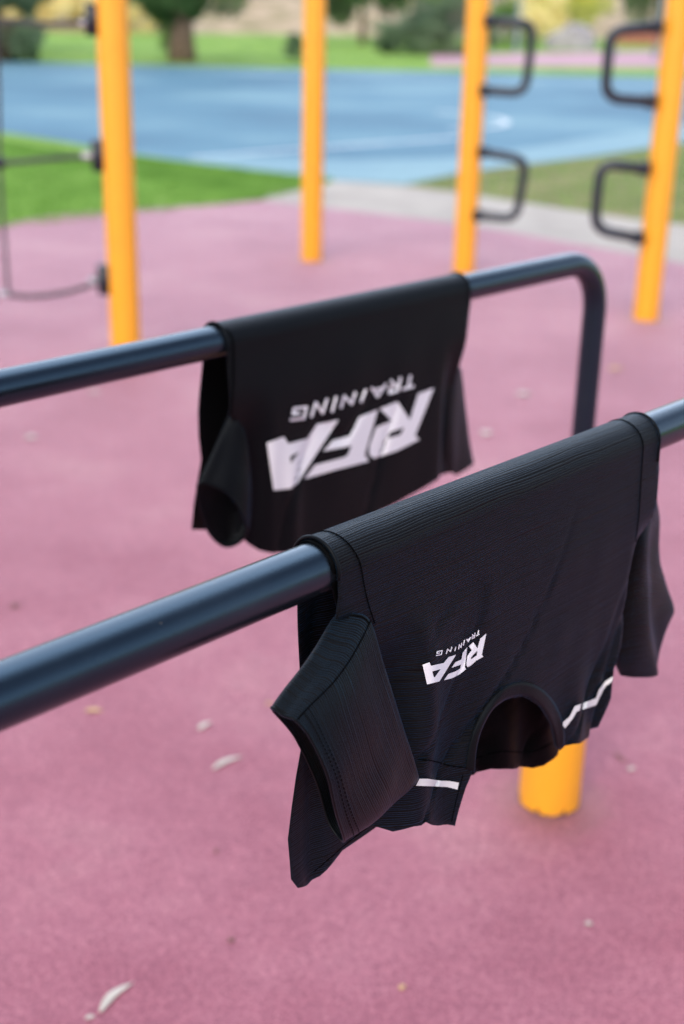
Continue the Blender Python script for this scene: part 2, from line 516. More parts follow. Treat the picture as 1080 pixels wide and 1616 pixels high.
# worn grass wedge on the right between court and path
wedge = G((640, 291), (720, 274), (800, 263), (940, 246), (1080, 225))
wr = wedge[-1] + (wedge[-1] - wedge[-3]) * 2.5
path_up = G((640, 292), (700, 300), (800, 315), (900, 330), (1000, 345), (1080, 354))
pr = path_up[-1] + (path_up[-1] - path_up[-3]) * 4
poly_sheet('worn_grass_strip', wedge + [wr, pr + np.array([0, -0.05])] + path_up[:0:-1], R_GRASS + 0.0045, MAT['dry'])
path_dn = G((410, 318), (560, 333), (700, 350), (800, 365), (960, 394), (1080, 416))
pd = path_dn[-1] + (path_dn[-1] - path_dn[-3]) * 4
poly_sheet('concrete_footpath', [court_near[4] * .5 + G((408, 316))[0] * .5] + G((470, 300), (530, 285)) + path_up + [pr, pd + np.array([0, -.4])] + [p + np.array([0, -.4]) for p in path_dn[::-1]], R_PATH, MAT['concrete'])

# posts: where they stand
FOOT = {
    'net': ground(200, 572), 'centre': ground(492, 410), 'grip_a': ground(732, 428), 'grip_b': ground(1019, 503),
}
D = 0.41                                       # the rails are this far below the camera
RT = 0.0213                                    # rail radius
az = math.radians(47.31)
T = np.array([math.cos(az), math.sin(az), 0.0])
NV = np.array([math.sin(az), -math.cos(az), 0.0])      # horizontal, towards the camera side
NEAR, FAR = -1.5634 * D, -3.0191 * D           # offset of the two rails along NV
UA, UB = -0.42, 2.005
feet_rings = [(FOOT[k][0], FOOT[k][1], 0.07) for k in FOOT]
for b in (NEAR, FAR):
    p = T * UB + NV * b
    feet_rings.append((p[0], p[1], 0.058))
rub_edge = G((0, 355), (80, 341), (200, 331), (330, 323), (410, 316))
rl = rub_edge[0] + (rub_edge[0] - rub_edge[2]) * 2.0
rub_edge_r = path_dn + [pd]
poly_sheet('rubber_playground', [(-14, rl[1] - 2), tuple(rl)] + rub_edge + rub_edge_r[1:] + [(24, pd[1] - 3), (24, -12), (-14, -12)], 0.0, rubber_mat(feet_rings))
# second rubber area beyond the court
poly_sheet('far_rubber_path', G((680, 103), (1045, 106), (1140, 108), (1140, 84), (1045, 80), (680, 86)), R_COURT, MAT['far_rubber'])
# garden bank behind the lawn
def bank():
    a = G((-200, 46), (1250, 66))
    v, f = [], []
    n, m = 60, 10
    for i in range(n + 1):
        e = np.array(a[0]) * (1 - i / n) + np.array(a[1]) * i / n
        for j in range(m + 1):
            t = j / m
            v.append((e[0] * (1 + .3 * t), e[1] + 26 * t, R_GRASS - 0.1 + 4.6 * t ** 1.2 + 0.3 * noise.noise(Vector((e[0] * .1, j * .5, 0)))))
    for i in range(n):
        for j in range(m):
            k = i * (m + 1) + j
            f.append((k, k + m + 1, k + m + 2, k + 1))
    tag(obj('garden_bank', v, f, MAT['mulch']), kind='structure')
bank()

# grass blades over the lawns near the playground (nobody could count them)
def blades(name, tri, count, mat, label, seed):
    rs = np.random.RandomState(seed)
    A, B, C = [np.array(p) for p in tri]
    r1 = np.sqrt(rs.rand(count)); r2 = rs.rand(count)
    P = (1 - r1)[:, None] * A + (r1 * (1 - r2))[:, None] * B + (r1 * r2)[:, None] * C
    a = rs.rand(count) * 2 * np.pi
    h = 0.02 + 0.035 * rs.rand(count)
    w = 0.006
    v = np.zeros((count, 3, 3))
    v[:, 0, :2] = P + np.stack([np.cos(a), np.sin(a)], 1) * w
    v[:, 1, :2] = P - np.stack([np.cos(a), np.sin(a)], 1) * w
    v[:, 2, :2] = P + rs.randn(count, 2) * .015
    v[:, :2, 2] = R_GRASS - 0.002
    v[:, 2, 2] = R_GRASS + h
    f = np.arange(count * 3).reshape(-1, 3)
    o = obj(name, v.reshape(-1, 3), f, mat)
    tag(o, label, 'grass', kind='stuff')
blades('lawn_grass', [rl, court_near[0] + (-1.5, 0), rub_edge[-1]], 26000, MAT['blade'], 'short green lawn grass between the blue court and pink rubber', 1)
blades('lawn_grass', [court_near[0] + (-1.2, -.2), rub_edge[-1], court_near[5]], 22000, MAT['blade'], 'thin tongue of lawn grass running towards the pale path', 2)
blades('dry_grass', [wedge[0], wr, pr], 20000, MAT['blade'], 'patchy worn grass between blue court and concrete path', 3)

# ------------------------------------------------------------------ posts
POST_R = 0.0685
def post(key, label, height=2.7, r=POST_R):
    p = FOOT[key]
    root = empty('yellow_post', tuple(p), label, 'post', 'yellow playground posts')
    prof = [(r, -0.05), (r, 0.0), (r, height - 0.02), (r * .96, height)]
    MB().lathe(p, prof, 40).build('shaft', MAT['yellow'], root)
    MB().lathe(p, [(r * 1.05, height - .03), (r * 1.06, height + .005), (r * .95, height + .03), (r * .6, height + .05), (0.001, height + .057)], 40).build('cap', MAT['bracket'], root)
    return root, p

net_post, npz = post('net', 'yellow post carrying dark brackets and net ropes on its left side')
post('centre', 'yellow post standing alone at the edge of the pink rubber')
gp_a, gpa = post('grip_a', 'yellow post with dark looped grips sticking out to the right')
gp_b, gpb = post('grip_b', 'yellow post at the right with dark looped grips on its left')

def grip(root, p, pts, label, sgn):
    Y = p[1] - 0.055
    a, b_, c, d = [at_y(x, y, Y) for x, y in pts]
    # rounded corners at b_ and c
    path = [a]
    R = 0.085
    for prev, cur, nxt in ((a, b_, c), (b_, c, d)):
        d1 = (prev - cur) / np.linalg.norm(prev - cur)
        d2 = (nxt - cur) / np.linalg.norm(nxt - cur)
        s, e = cur + d1 * R, cur + d2 * R
        for t in np.linspace(0, 1, 9):
            path.append(s * (1 - t) ** 2 + 2 * cur * t * (1 - t) + e * t * t)
    path.append(d)
    g = MB().tube(path, 0.0275, 14).build('grip', MAT['grip'], root)
    for q in (a, d):
        MB().tube([q + np.array([-sgn * .03, 0, 0]), q + np.array([sgn * .012, 0, 0]), q + np.array([sgn * .03, 0, 0])], [0.037, 0.037, 0.030], 14).build('clamp', MAT['bracket'], g)
grip(gp_a, gpa, [(772, 33), (843, 37), (829, 147), (764, 143)], '', 1)
grip(gp_a, gpa, [(762, 240), (831, 252), (815, 346), (754, 340)], '', 1)
grip(gp_b, gpb, [(1036, 42), (963, 48), (955, 155), (1026, 160)], '', -1)
grip(gp_b, gpb, [(1016, 266), (948, 258), (938, 362), (1006, 375)], '', -1)

# ------------------------------------------------------------------ climbing net
Yn = npz[1]
net = empty('climbing_net', tuple(at_y(4, 255, Yn)), 'dark rope climbing net with silver ferrules tied to the left yellow post', 'climbing net')
def rope(pts, r=0.011):
    P = spline([at_y(x, y, Yn) for x, y in pts], 26)
    # twisted look: slight radius waves
    return MB().tube(P, [r * (1 + .06 * math.sin(i * 2.3)) for i in range(len(P))], 10).build('rope', MAT['rope'], net)
rope([(150, 36), (80, 38), (0, 33), (-120, 30), (-300, 30)])
rope([(160, 245), (90, 250), (0, 257), (-120, 256), (-300, 246)])
rope([(172, 440), (110, 460), (50, 468), (4, 464), (-120, 455), (-290, 436)])
rope([(-6, 33), (-2, 140), (0, 257), (6, 360), (13, 464)], 0.009)
rope([(-125, 30), (-122, 150), (-120, 256), (-112, 360), (-105, 456)], 0.009)
def ferrule(px, py, hor=True, L=0.035):
    q = at_y(px, py, Yn)
    d = np.array([1, 0, 0.05]) if hor else np.array([0, 0, 1.0])
    MB().tube([q - d * L, q - d * L * .8, q + d * L * .8, q + d * L], [0.010, 0.016, 0.016, 0.010], 12).build('ferrule', MAT['silver'], net)
for x, y in ((138, 36), (142, 246), (152, 443)): ferrule(x, y)
q = at_y(2, 464, Yn)
ferrule(6, 464, True, 0.025)
MB().lathe(at_y(0, 257, Yn), [(0.001, -.028), (.02, -.022), (.028, 0), (.02, .022), (0.001, .028)], 16).build('rope_joint', MAT['bracket'], net)
for x, y in ((155, 31), (166, 245), (176, 440)):
    q = at_y(x, y, Yn)
    ax = npz[0]
    b = MB().box((ax - POST_R - 0.010, q[1] - .015, q[2]), (0.062, 0.06, 0.13), 0, 0.01).build('rope_bracket', MAT['bracket'], net_post)
    MB().tube([(ax - POST_R - .02, q[1], q[2]), (ax - POST_R - .065, q[1], q[2])], 0.013, 10).build('bolt', MAT['bracket'], b)
FOOT['net2'] = np.array([at_y(-330, 245, Yn)[0] - 0.06, Yn, 0.0])
post('net2', 'yellow post holding the far left ends of the net ropes')

# ------------------------------------------------------------------ the two rails
def rail(bar, label):
    zt = CAM_H - D
    R = 0.095
    base = T * UB + NV * bar
    root = empty('parallel_bar', (base[0], base[1], 0), label, 'exercise bar', 'dark tubular exercise bars')
    def P(u, z): return tuple(T * u + NV * bar + np.array([0, 0, z]))
    pts = [P(UA, 0.02), P(UA, .4), P(UA, zt - R)]
    for a in np.linspace(0, math.pi / 2, 10)[1:]:
        pts.append(P(UA + R - R * math.cos(a), zt - R + R * math.sin(a)))
    for k in range(1, 24):
        pts.append(P(UA + R + (UB - UA - 2 * R) * k / 24, zt))
    for a in np.linspace(0, math.pi / 2, 10):
        pts.append(P(UB - R + R * math.sin(a), zt - R + R * math.cos(a)))
    pts += [P(UB, .4), P(UB, .02)]
    MB().tube(pts, RT, 40).build('rail', MAT['steel'], root)
    for u in (UA, UB):
        c = np.array(P(u, 0))
        r = 0.064
        # foot socket with a chewed lower edge
        m = MB()
        n = 72
        prof = [(r, 0), (r, .02), (r, .31), (r * .97, .325), (RT * 1.15, .335)]
        b0 = 0
        for i, (rr, z) in enumerate(prof):
            for k in range(n):
                t = 2 * math.pi * k / n
                zz = z
                if i == 0:
                    zz = 0.004 + 0.010 * max(0, noise.noise(Vector((math.cos(t) * 3.1 + bar, math.sin(t) * 3.1, u)))) + (0.014 if (k % 11) in (3, 4) and noise.noise(Vector((k * .7, u, 0))) > -.1 else 0)
                m.v.append((c[0] + rr * math.cos(t), c[1] + rr * math.sin(t), zz))
        for i in range(len(prof) - 1):
            for k in range(n):
                k2 = (k + 1) % n
                m.f.append((i * n + k, i * n + k2, (i + 1) * n + k2, (i + 1) * n + k))
        s = m.build('foot_socket', MAT['yellow'], root)
        MB().tube([c + np.array([0, 0, .3]), c + np.array([0, 0, .345]), c + np.array([0, 0, .35])], [RT + .006, RT + .006, RT + .003], 24).build('collar', MAT['bracket'], s)
    return root
rail(NEAR, 'nearest dark tubular bar, sweeping from the left edge up to the right')
rail(FAR, 'dark tubular bar behind, bending down into a yellow foot socket')

# ------------------------------------------------------------------ shirts
RR = RT + 0.0035
def uv_at(p, n, bar):
    r = ray(p)
    k = (bar + n) / (r @ NV)
    P = r * k
    return P @ T, -P[2] - D

class Cloth:
    def __init__(s, bar, off, boff, lift=0.0):
        s.bar, s.off, s.boff, s.rr = bar, off, boff, RR + lift
    def p3(s, u, w, extra=0.0):
        rr = s.rr + extra
        if w >= 0:
            n, z = rr + s.off(u, w), -D - w
        elif w > -math.pi * s.rr:
            a = -w / s.rr
            n, z = rr * math.cos(a), -D + rr * math.sin(a)
        else:
            v = -w - math.pi * s.rr
            n, z = -rr - s.boff(u, v), -D - v
        q = T * u + NV * (s.bar + n)
        return np.array([q[0], q[1], CAM_H + z])
    def inv(s, p, back=False):
        n = -s.rr if back else s.rr
        for _ in range(25):
            u, v = uv_at(p, n, s.bar)
            tn = (-s.rr - s.boff(u, max(v, 0))) if back else (s.rr + s.off(u, max(v, 0)))
            n = n * .5 + tn * .5
        u, v = uv_at(p, n, s.bar)
        return (u, -math.pi * s.rr - v) if back else (u, v)

def dens(poly, step=0.01):
    out = []
    for i, a in enumerate(poly):
        b = poly[(i + 1) % len(poly)]
        a = np.array(a); b = np.array(b)
        k = max(1, int(np.linalg.norm(b - a) / step))
        for j in range(k):
            out.append(tuple(a + (b - a) * j / k))
    return out

def inside(p, poly):
    x, y = p; c = False
    n = len(poly)
    for i in range(n):
        x1, y1 = poly[i]; x2, y2 = poly[i - 1]
        if (y1 > y) != (y2 > y) and x < (x2 - x1) * (y - y1) / (y2 - y1) + x1:
            c = not c
    return c

def tri_poly(poly, step, holes=(), grid=True):
    """fine triangulation of a polygon, holes cut out"""
    P = dens(poly, step)
    loops = [P] + [dens(h, step) for h in holes]
    verts, edges = [], []
    for L in loops:
        b = len(verts)
        verts += [Vector(q) for q in L]
        edges += [(b + i, b + (i + 1) % len(L)) for i in range(len(L))]
    if grid:
        xs = [q[0] for q in P]; ys = [q[1] for q in P]
        y = min(ys); row = 0
        while y < max(ys):
            x = min(xs) + (step / 2 if row % 2 else 0)
            while x < max(xs):
                if inside((x, y), P) and not any(inside((x, y), h) for h in loops[1:]):
                    verts.append(Vector((x, y)))
                x += step
            y += step * .87
            row += 1
    r = delaunay_2d_cdt(verts, edges, [], 0, 1e-7)
    V, Fc = r[0], r[2]
    F2 = []
    for f in Fc:
        c = (V[f[0]] + V[f[1]] + V[f[2]]) / 3
        if inside(c, P) and not any(inside(c, h) for h in loops[1:]):
            F2.append(f)
    return V, F2

def cloth_sheet(name, cl, poly, mat, parent, step=0.0065, thick=0.001):
    V, Fc = tri_poly(poly, step)
    verts = [cl.p3(v.x, v.y) for v in V]
    o = obj(name, verts, Fc, mat, parent, uv=[(v.x, v.y + .0028 * noise.noise(Vector((v.x * 11, v.y * 9, 5))) + .0006 * noise.noise(Vector((v.x * 40, v.y * 25, 9)))) for v in V])
    solid(o, thick, 0)
    return o

def on_cloth(name, cl, polys, mat, parent, scale=(1, 0, 0), step=2.0, extra=0.0012):
    """polygons given as outlines on the photo, laid on the cloth as a thin print"""
    verts, faces = [], []
    for poly, holes in polys:
        V, Fc = tri_poly(poly, step, holes)
        b = len(verts)
        for v in V:
            u, w = cl.inv((v.x, v.y))
            verts.append(cl.p3(u, w, extra))
        faces += [tuple(i + b for i in f) for f in Fc]
    return obj(name, verts, faces, mat, parent)

def line_on(name, cl, pts, r, mat, parent, extra=0.0008, back=False, n=60):
    P = []
    for q in spline([np.array(p, float) for p in pts], n):
        u, w = cl.inv(q, back)
        P.append(cl.p3(u, w, extra))
    return MB().tube(P, r, 6).build(name, mat, parent)

def loft(name, rows, mat, parent, nu=60, nv=40, closed=True, bar=NEAR, thick=0.001, wr=0.0012, seed=0, uvs=(1, 1)):
    """rows of control points (px, py, n): n is the distance from the rail's own plane"""
    R3 = []
    for row in rows:
        c = []
        for (x, y, n) in row:
            r = ray((x, y))
            k = (bar + n) / (r @ NV)
            c.append(np.array([0, 0, CAM_H]) + r * k)
        R3.append(spline(c, nu, closed))
    cols = [spline([R3[i][j] for i in range(len(R3))], nv) for j in range(nu)]
    verts, uv = [], []
    for i in range(nv):
        for j in range(nu):
            p = cols[j][i].copy()
            d = noise.noise(Vector(tuple(p * 22)) + Vector((seed, 0, 0)))
            p = p + NV * wr * d * min(1, i / 4)
            verts.append(p)
            uv.append((i / nv * .2 * uvs[0], j / nu * .4 * uvs[1]) )
    f = []
    for i in range(nv - 1):
        for j in range(nu if closed else nu - 1):
            j2 = (j + 1) % nu
            f.append((i * nu + j, i * nu + j2, (i + 1) * nu + j2, (i + 1) * nu + j))
    uv = [(b, a) for a, b in uv]
    o = obj(name, verts, f, mat, parent, uv=uv)
    solid(o, thick, 0)
    def at(s, t):                               # s round the loop 0..1, t along 0..1
        a, b = s * nu, t * (nv - 1)
        i = min(int(b), nv - 2); j = int(a) % nu
        fb, fa = b - i, a - int(a)
        g = lambda ii, jj: np.array(verts[ii * nu + jj % nu])
        return (g(i, j) * (1 - fa) + g(i, j + 1) * fa) * (1 - fb) + (g(i + 1, j) * (1 - fa) + g(i + 1, j + 1) * fa) * fb
    return o, at

def zm(pts, x0, y0, s):
    return [(x0 + x / s, y0 + y / s) for x, y in pts]

GLYPH = {   # strokes in a unit box, letter upright, y up
    'T': [[(0, .9), (1, .9)], [(.5, .9), (.5, 0)]],
    'R': [[(.1, 0), (.1, .9)], [(.1, .9), (.85, .9), (.9, .5), (.1, .45)], [(.5, .45), (.95, 0)]],
    'A': [[(0, 0), (.5, .95), (1, 0)], [(.2, .28), (.8, .28)]],
    'I': [[(.5, 0), (.5, 1)]],
    'N': [[(.1, 0), (.1, .92)], [(.1, .92), (.9, .08)], [(.9, .08), (.9, 1)]],
    'G': [[(.98, .88), (.12, .88), (.1, .1), (.92, .1), (.92, .48), (.5, .48)]],
}
def stroke_polys(ch, O, X, Y, th):
    out = []
    for line in GLYPH[ch]:
        L = [np.array(O) + np.array(X) * a + np.array(Y) * b for a, b in line]
        for a, b in zip(L[:-1], L[1:]):
            d = (b - a) / np.linalg.norm(b - a)
            n = np.array([-d[1], d[0]]) * th / 2
            a2, b2 = a - d * th * .35, b + d * th * .35
            out.append([tuple(a2 + n), tuple(b2 + n), tuple(b2 - n), tuple(a2 - n)])
    return out
def word(cl, parent, letters, th, mat, step, extra):
    """letters: (char, box x0, y0, x1, y1 on the photo, slant, skew); the shirt hangs upside down"""
    polys = []
    for ch, x0, y0, x1, y1, slope, slant in letters:
        w, h = x1 - x0, y1 - y0
        Xv = (-(w - slant), (w - slant) * slope)
        hh = h - (w - slant) * slope
        O = (x1, y0)
        Yv = (-slant, hh)
        polys += stroke_polys(ch, O, Xv, Yv, th)
    k = 0
    verts, faces = [], []
    for p in polys:
        V, Fc = tri_poly(p, step, grid=False)
        b = len(verts); k += 1
        for v in V:
            u, w = cl.inv((v.x, v.y))
            verts.append(cl.p3(u, w, extra + 0.00004 * (k % 5)))
        faces += [tuple(i + b for i in f) for f in Fc]
    return obj('small_lettering', verts, faces, mat, parent)

# ---- near shirt -------------------------------------------------------------
def near_off(u, v):
    g = sstep(0.0, 0.10, v)
    o = 0.004 * g
    o += 0.012 * g * math.exp(-((u - .93) / .09) ** 2) * sstep(.10, .28, v)         # neck stands out a little
    o -= 0.022 * sstep(.055, .13, v) * (1 - sstep(.715, .775, u))
    o += 0.006 * sstep(.05, .10, v) * (1 - sstep(.16, .26, v)) * math.exp(-((u - .765 - .12 * (v - .08)) / .016) ** 2)                       # tucked in behind the left sleeve
    o -= 0.030 * sstep(.07, .15, v) * sstep(1.105, 1.145, u)                         # folded back at the right
    o += 0.0045 * g * math.sin((u - .78) * 60 + v * 12) * math.exp(-((u - .80) / .08) ** 2) * sstep(.05, .2, v)
    o += 0.0045 * g * math.sin(u * 75 - v * 22 + 2 * noise.noise(Vector((u * 7, v * 7, 0)))) * sstep(.17, .3, v)
    k = abs(noise.noise(Vector((u * 10 + v * 7, v * 3 - u * 2, 6.3))))
    o -= 0.006 * g * math.exp(-(k / .045) ** 2) * (.25 + .75 * sstep(.12, .26, v))
    o += 0.0020 * g * noise.noise(Vector((u * 9, v * 5, 3.1))) + 0.0008 * noise.noise(Vector((u * 30, v * 18, 1.1))) * g
    return o
def near_back(u, v):
    g = sstep(0.0, 0.08, v)
    return 0.004 * g + 0.005 * g * noise.noise(Vector((u * 14, v * 3, 8.1))) + 0.006 * g * math.exp(-((u - .70) / .012) ** 2)

cl = Cloth(NEAR, near_off, near_back)
org = T * .9 + NV * (NEAR) + np.array([0, 0, CAM_H - D])
shirt = empty('t_shirt', tuple(org), 'black ribbed T-shirt with small chest print and open collar, hung over the nearest bar', 't-shirt', 'black training T-shirts')
PI = math.pi
front_px = [(530, 975), (556, 974), (583, 980), (604, 1080), (606, 1200), (586, 1302), (604, 1307), (620, 1312), (652, 1304), (672, 1297), (682, 1302), (692, 1303), (706, 1301), (718, 1303), (725, 1275), (735, 1243), (746, 1216),
            (750, 1180), (757, 1150), (773, 1122), (797, 1104), (826, 1099), (850, 1113), (868, 1142), (876, 1178), (884, 1184), (905, 1174), (928, 1164), (944, 1147), (953, 1128), (964, 1102), (966, 1078), (969, 1055)]
poly = [(.665, 0.0)] + [(.666, .018)] + [cl.inv(p) for p in front_px] + [(1.113, .21), (1.117, .16), (1.126, .125), (1.140, .105), (1.150, .085), (1.150, .03), (1.146, 0.0)]
w0 = -PI * cl.rr
poly += [(1.145, -.03), (1.144, w0), (1.142, w0 - .15), (1.14, w0 - .312)]
back_px = [(600, 1300), (540, 1342), (505, 1382), (484, 1397), (470, 1401), (460, 1388), (458, 1360), (455, 1325), (461, 1275), (468, 1225), (476, 1180), (476, 1120), (474, 1060), (471, 1000), (470, 955)]
bp_ = [cl.inv(p, True) for p in back_px]
poly += [(1.0, w0 - .311), (.88, w0 - .309)] + bp_ + [(.667, w0), (.665, -.04)]
body = cloth_sheet('body_panel', cl, poly, MAT['fab'], shirt)
# inner layer: back of the shirt seen through the neck
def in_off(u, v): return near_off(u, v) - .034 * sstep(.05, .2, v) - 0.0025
cin = Cloth(NEAR, in_off, near_back, -0.0022)
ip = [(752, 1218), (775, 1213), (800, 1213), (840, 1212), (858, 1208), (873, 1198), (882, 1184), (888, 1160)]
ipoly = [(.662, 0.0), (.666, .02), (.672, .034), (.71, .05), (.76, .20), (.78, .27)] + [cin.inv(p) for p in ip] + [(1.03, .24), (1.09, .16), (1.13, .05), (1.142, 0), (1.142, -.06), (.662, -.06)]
cloth_sheet('inner_panel', cin, ipoly, MAT['fab_in_shade'], shirt, 0.009)
# neck rib of the far side, seen inside the opening
line_on('inner_collar_seam', cin, [(750, 1196), (790, 1186), (840, 1186), (872, 1172)], 0.0005, MAT['thread'], shirt)
# collar band
outer = spline([(733, 1212), (741, 1170), (758, 1124), (784, 1091), (820, 1076), (852, 1086), (876, 1112), (889, 1150), (889, 1180)], 60)
inner = spline([(748, 1218), (751, 1180), (760, 1148), (777, 1118), (800, 1102), (827, 1097), (851, 1112), (869, 1142), (877, 1180)], 60)
cv, cf, cu = [], [], []
for i in range(60):
    for j in range(5):
        q = outer[i] * (1 - j / 4) + inner[i] * j / 4
        u, w = cl.inv(q)
        cv.append(cl.p3(u, w, 0.0009 + 0.0006 * math.sin(PI * j / 4)))
        cu.append((j * .004, i * .01))
for i in range(59):
    for j in range(4):
        k = i * 5 + j
        cf.append((k, k + 5, k + 6, k + 1))
col = obj('collar', cv, cf, MAT['fab_plain'], shirt, uv=cu)
solid(col, 0.0014, 0)
# seams
def line_uw(name, cl, pts, r_, mat, parent, extra=0.0007):
    P = [cl.p3(q[0], q[1], extra) for q in spline([np.array(p, float) for p in pts], 60)]
    return MB().tube(P, r_, 6).build(name, mat, parent)
line_uw('side_seam', cl, [(.681, -.075), (.682, -.045), (.686, -.02), (.691, 0), (.698, .028), (.707, .053)], 0.0005, MAT['thread'], shirt)
line_uw('side_seam', cl, [(1.112, -.075), (1.112, -.03), (1.113, 0), (1.114, .04), (1.113, .10)], 0.0005, MAT['thread'], shirt)
line_on('shoulder_seam', cl, [(640, 1196), (680, 1200), (710, 1208), (738, 1211)], 0.0005, MAT['thread'], shirt)
line_on('shoulder_seam', cl, [(884, 1150), (905, 1120), (940, 1098), (962, 1062)], 0.0005, MAT['thread'], shirt)
line_on('hem_stitch', cl, [(486, 1372), (510, 1352), (545, 1322), (600, 1280), (650, 1245)], 0.0004, MAT['thread'], shirt, extra=-0.0065, back=True)
line_on('yoke_seam', cl, [(712, 1296), (720, 1260), (730, 1222)], 0.0004, MAT['thread'], shirt)
# thick turned edge at the left side over the rail
edge = [cl.p3(.666, w, 0.0004) for w in np.linspace(w0 - .02, .002, 40)]
MB().tube(edge, 0.0017, 8).build('turned_edge', MAT['fab_plain'], shirt)
edge = [cl.p3(1.1455, w, 0.0004) for w in np.linspace(w0 - .02, .02, 40)]
MB().tube(edge, 0.0017, 8).build('turned_edge', MAT['fab_plain'], shirt)
# reflective tape
on_cloth('reflective_tape', cl, [(zm([(60, 880), (100, 880), (165, 890), (210, 892), (258, 900), (250, 935), (200, 922), (120, 918), (42, 915)], 640, 950, 3.176), [])], MAT['reflect'], shirt, extra=0.0026)
on_cloth('reflective_tape', cl, [(zm([(1030, 368), (1026, 392), (985, 430), (962, 478), (946, 512), (848, 545), (828, 580), (790, 628), (779, 615), (780, 597), (812, 570), (838, 518), (945, 478), (960, 435), (990, 395)], 640, 950, 3.176), [])], MAT['reflect'], shirt, extra=0.0026)
# chest print
lA = zm([(128, 568), (220, 535), (238, 582), (405, 545), (470, 468), (568, 435), (350, 785), (188, 826)], 650, 980, 8.308)
hA = zm([(255, 655), (366, 624), (292, 728), (276, 730)], 650, 980, 8.308)
lF = zm([(715, 338), (657, 408), (638, 500), (558, 535), (510, 607), (632, 565), (622, 618), (560, 655), (465, 690), (410, 770), (520, 742), (605, 698), (697, 628), (683, 598)], 650, 980, 8.308)
lR = zm([(965, 158), (885, 225), (848, 355), (793, 270), (733, 325), (775, 375), (718, 450), (706, 520), (704, 575), (720, 600), (765, 575), (830, 515), (925, 462), (905, 440)], 650, 980, 8.308)
hR = zm([(848, 382), (838, 447), (764, 496), (760, 480), (790, 440)], 650, 980, 8.308)
on_cloth('chest_print', cl, [(lA, [hA]), (lF, []), (lR, [hR])], MAT['print'], shirt, step=2.5)
def zl(L, x0, y0, s):
    return [(c, x0 + a / s, y0 + b / s, x0 + c2 / s, y0 + d / s, sl, st / s) for c, a, b, c2, d, sl, st in L]
word(cl, shirt, zl([('T', 822, 104, 868, 190, .62, 12), ('R', 757, 145, 808, 232, .58, 10), ('A', 690, 205, 742, 275, .5, 4), ('I', 644, 240, 674, 308, .4, 14),
                    ('N', 584, 280, 634, 356, .42, 10), ('I', 530, 330, 562, 382, .3, 14), ('N', 420, 330, 506, 418, .38, 18), ('G', 292, 370, 384, 448, .18, 14)], 650, 980, 8.308), 1.6, MAT['print'], 1.2, 0.0022)

# left sleeve (a flattened tube hanging towards the camera)
arm = [(531, 972, .012), (556, 968, .026), (584, 980, .034), (606, 1050, .045), (634, 1140, .048), (655, 1205, .046), (660, 1229, .032), (640, 1195, .010), (600, 1100, .004), (560, 1010, .002)]
mid1 = [(498, 1022, .020), (521, 1028, .036), (549, 1040, .046), (572, 1100, .058), (600, 1185, .062), (622, 1240, .058), (628, 1262, .044), (606, 1235, .020), (575, 1150, .010), (530, 1075, .008)]
mid2 = [(465, 1072, .026), (486, 1084, .044), (509, 1094, .054), (532, 1150, .066), (558, 1225, .070), (580, 1280, .066), (588, 1298, .050), (570, 1275, .026), (535, 1200, .016), (498, 1130, .014)]
cuff = [(431, 1119, .030), (450, 1130, .046), (469, 1138, .056), (492, 1165, .064), (512, 1212, .070), (530, 1282, .068), (543, 1327, .056), (520, 1300, .036), (500, 1235, .026), (468, 1166, .020)]
slv, at = loft('sleeve', [arm, mid1, mid2, cuff], MAT['fab'], shirt, nu=80, nv=48, seed=4, wr=0.003, uvs=(.6, .7))
MB().tube([at(s, 0.02) + NV * .0006 for s in np.linspace(0, .2, 14)], 0.0006, 6).build('armhole_seam', MAT['thread'], slv)
MB().tube([at(s, 1.0) for s in np.linspace(0, 1, 80, endpoint=False)], 0.0013, 6, closed=True).build('cuff_edge', MAT['fab_plain'], slv)
MB().tube([at(.2, t) + NV * .0006 for t in np.linspace(0, .99, 40)], 0.0006, 6).build('underarm_seam', MAT['thread'], slv)
for tt in (.84, .90):
    m = MB()
    ss = np.linspace(.205, .59, 76)
    for i in range(0, 75, 2):
        m.tube([at(ss[i], tt) + NV * .0007, at(ss[i + 1], tt) + NV * .0007], 0.0004, 5)
    m.build('cuff_stitch', MAT['thread'], slv)

# right sleeve
arm = [(985, 800, -.014), (1005, 772, -.006), (1020, 768, -.006), (1031, 768, -.010), (1034, 776, -.020), (1026, 790, -.030), (1000, 802, -.026)]
r0 = [(976, 852, -.014), (1004, 822, .002), (1022, 815, .004), (1034, 812, -.008), (1040, 826, -.024), (1030, 848, -.038), (1000, 856, -.028)]
r1 = [(972, 900, -.014), (1004, 868, .008), (1019, 866, .010), (1024, 866, -.006), (1043, 885, -.020), (1033, 900, -.042), (1000, 910, -.030)]
r2 = [(964, 985, -.016), (996, 965, .008), (1023, 962, .013), (1029, 960, -.006), (1062, 953, -.020), (1045, 978, -.050), (1004, 990, -.034)]
r3 = [(970, 1040, -.012), (998, 1040, .008), (1029, 1034, .013), (1034, 1026, -.008), (1060, 975, -.020), (1036, 1020, -.050), (998, 1045, -.036)]
r4 = [(978, 1064, -.010), (1002, 1069, .006), (1033, 1066, .010), (1036, 1050, -.008), (1045, 1000, -.022), (1028, 1036, -.046), (998, 1060, -.036)]
s2, at2 = loft('sleeve', [arm, r0, r1, r2, r3, r4], MAT['fab'], shirt, nu=60, nv=44, seed=9, wr=0.003)

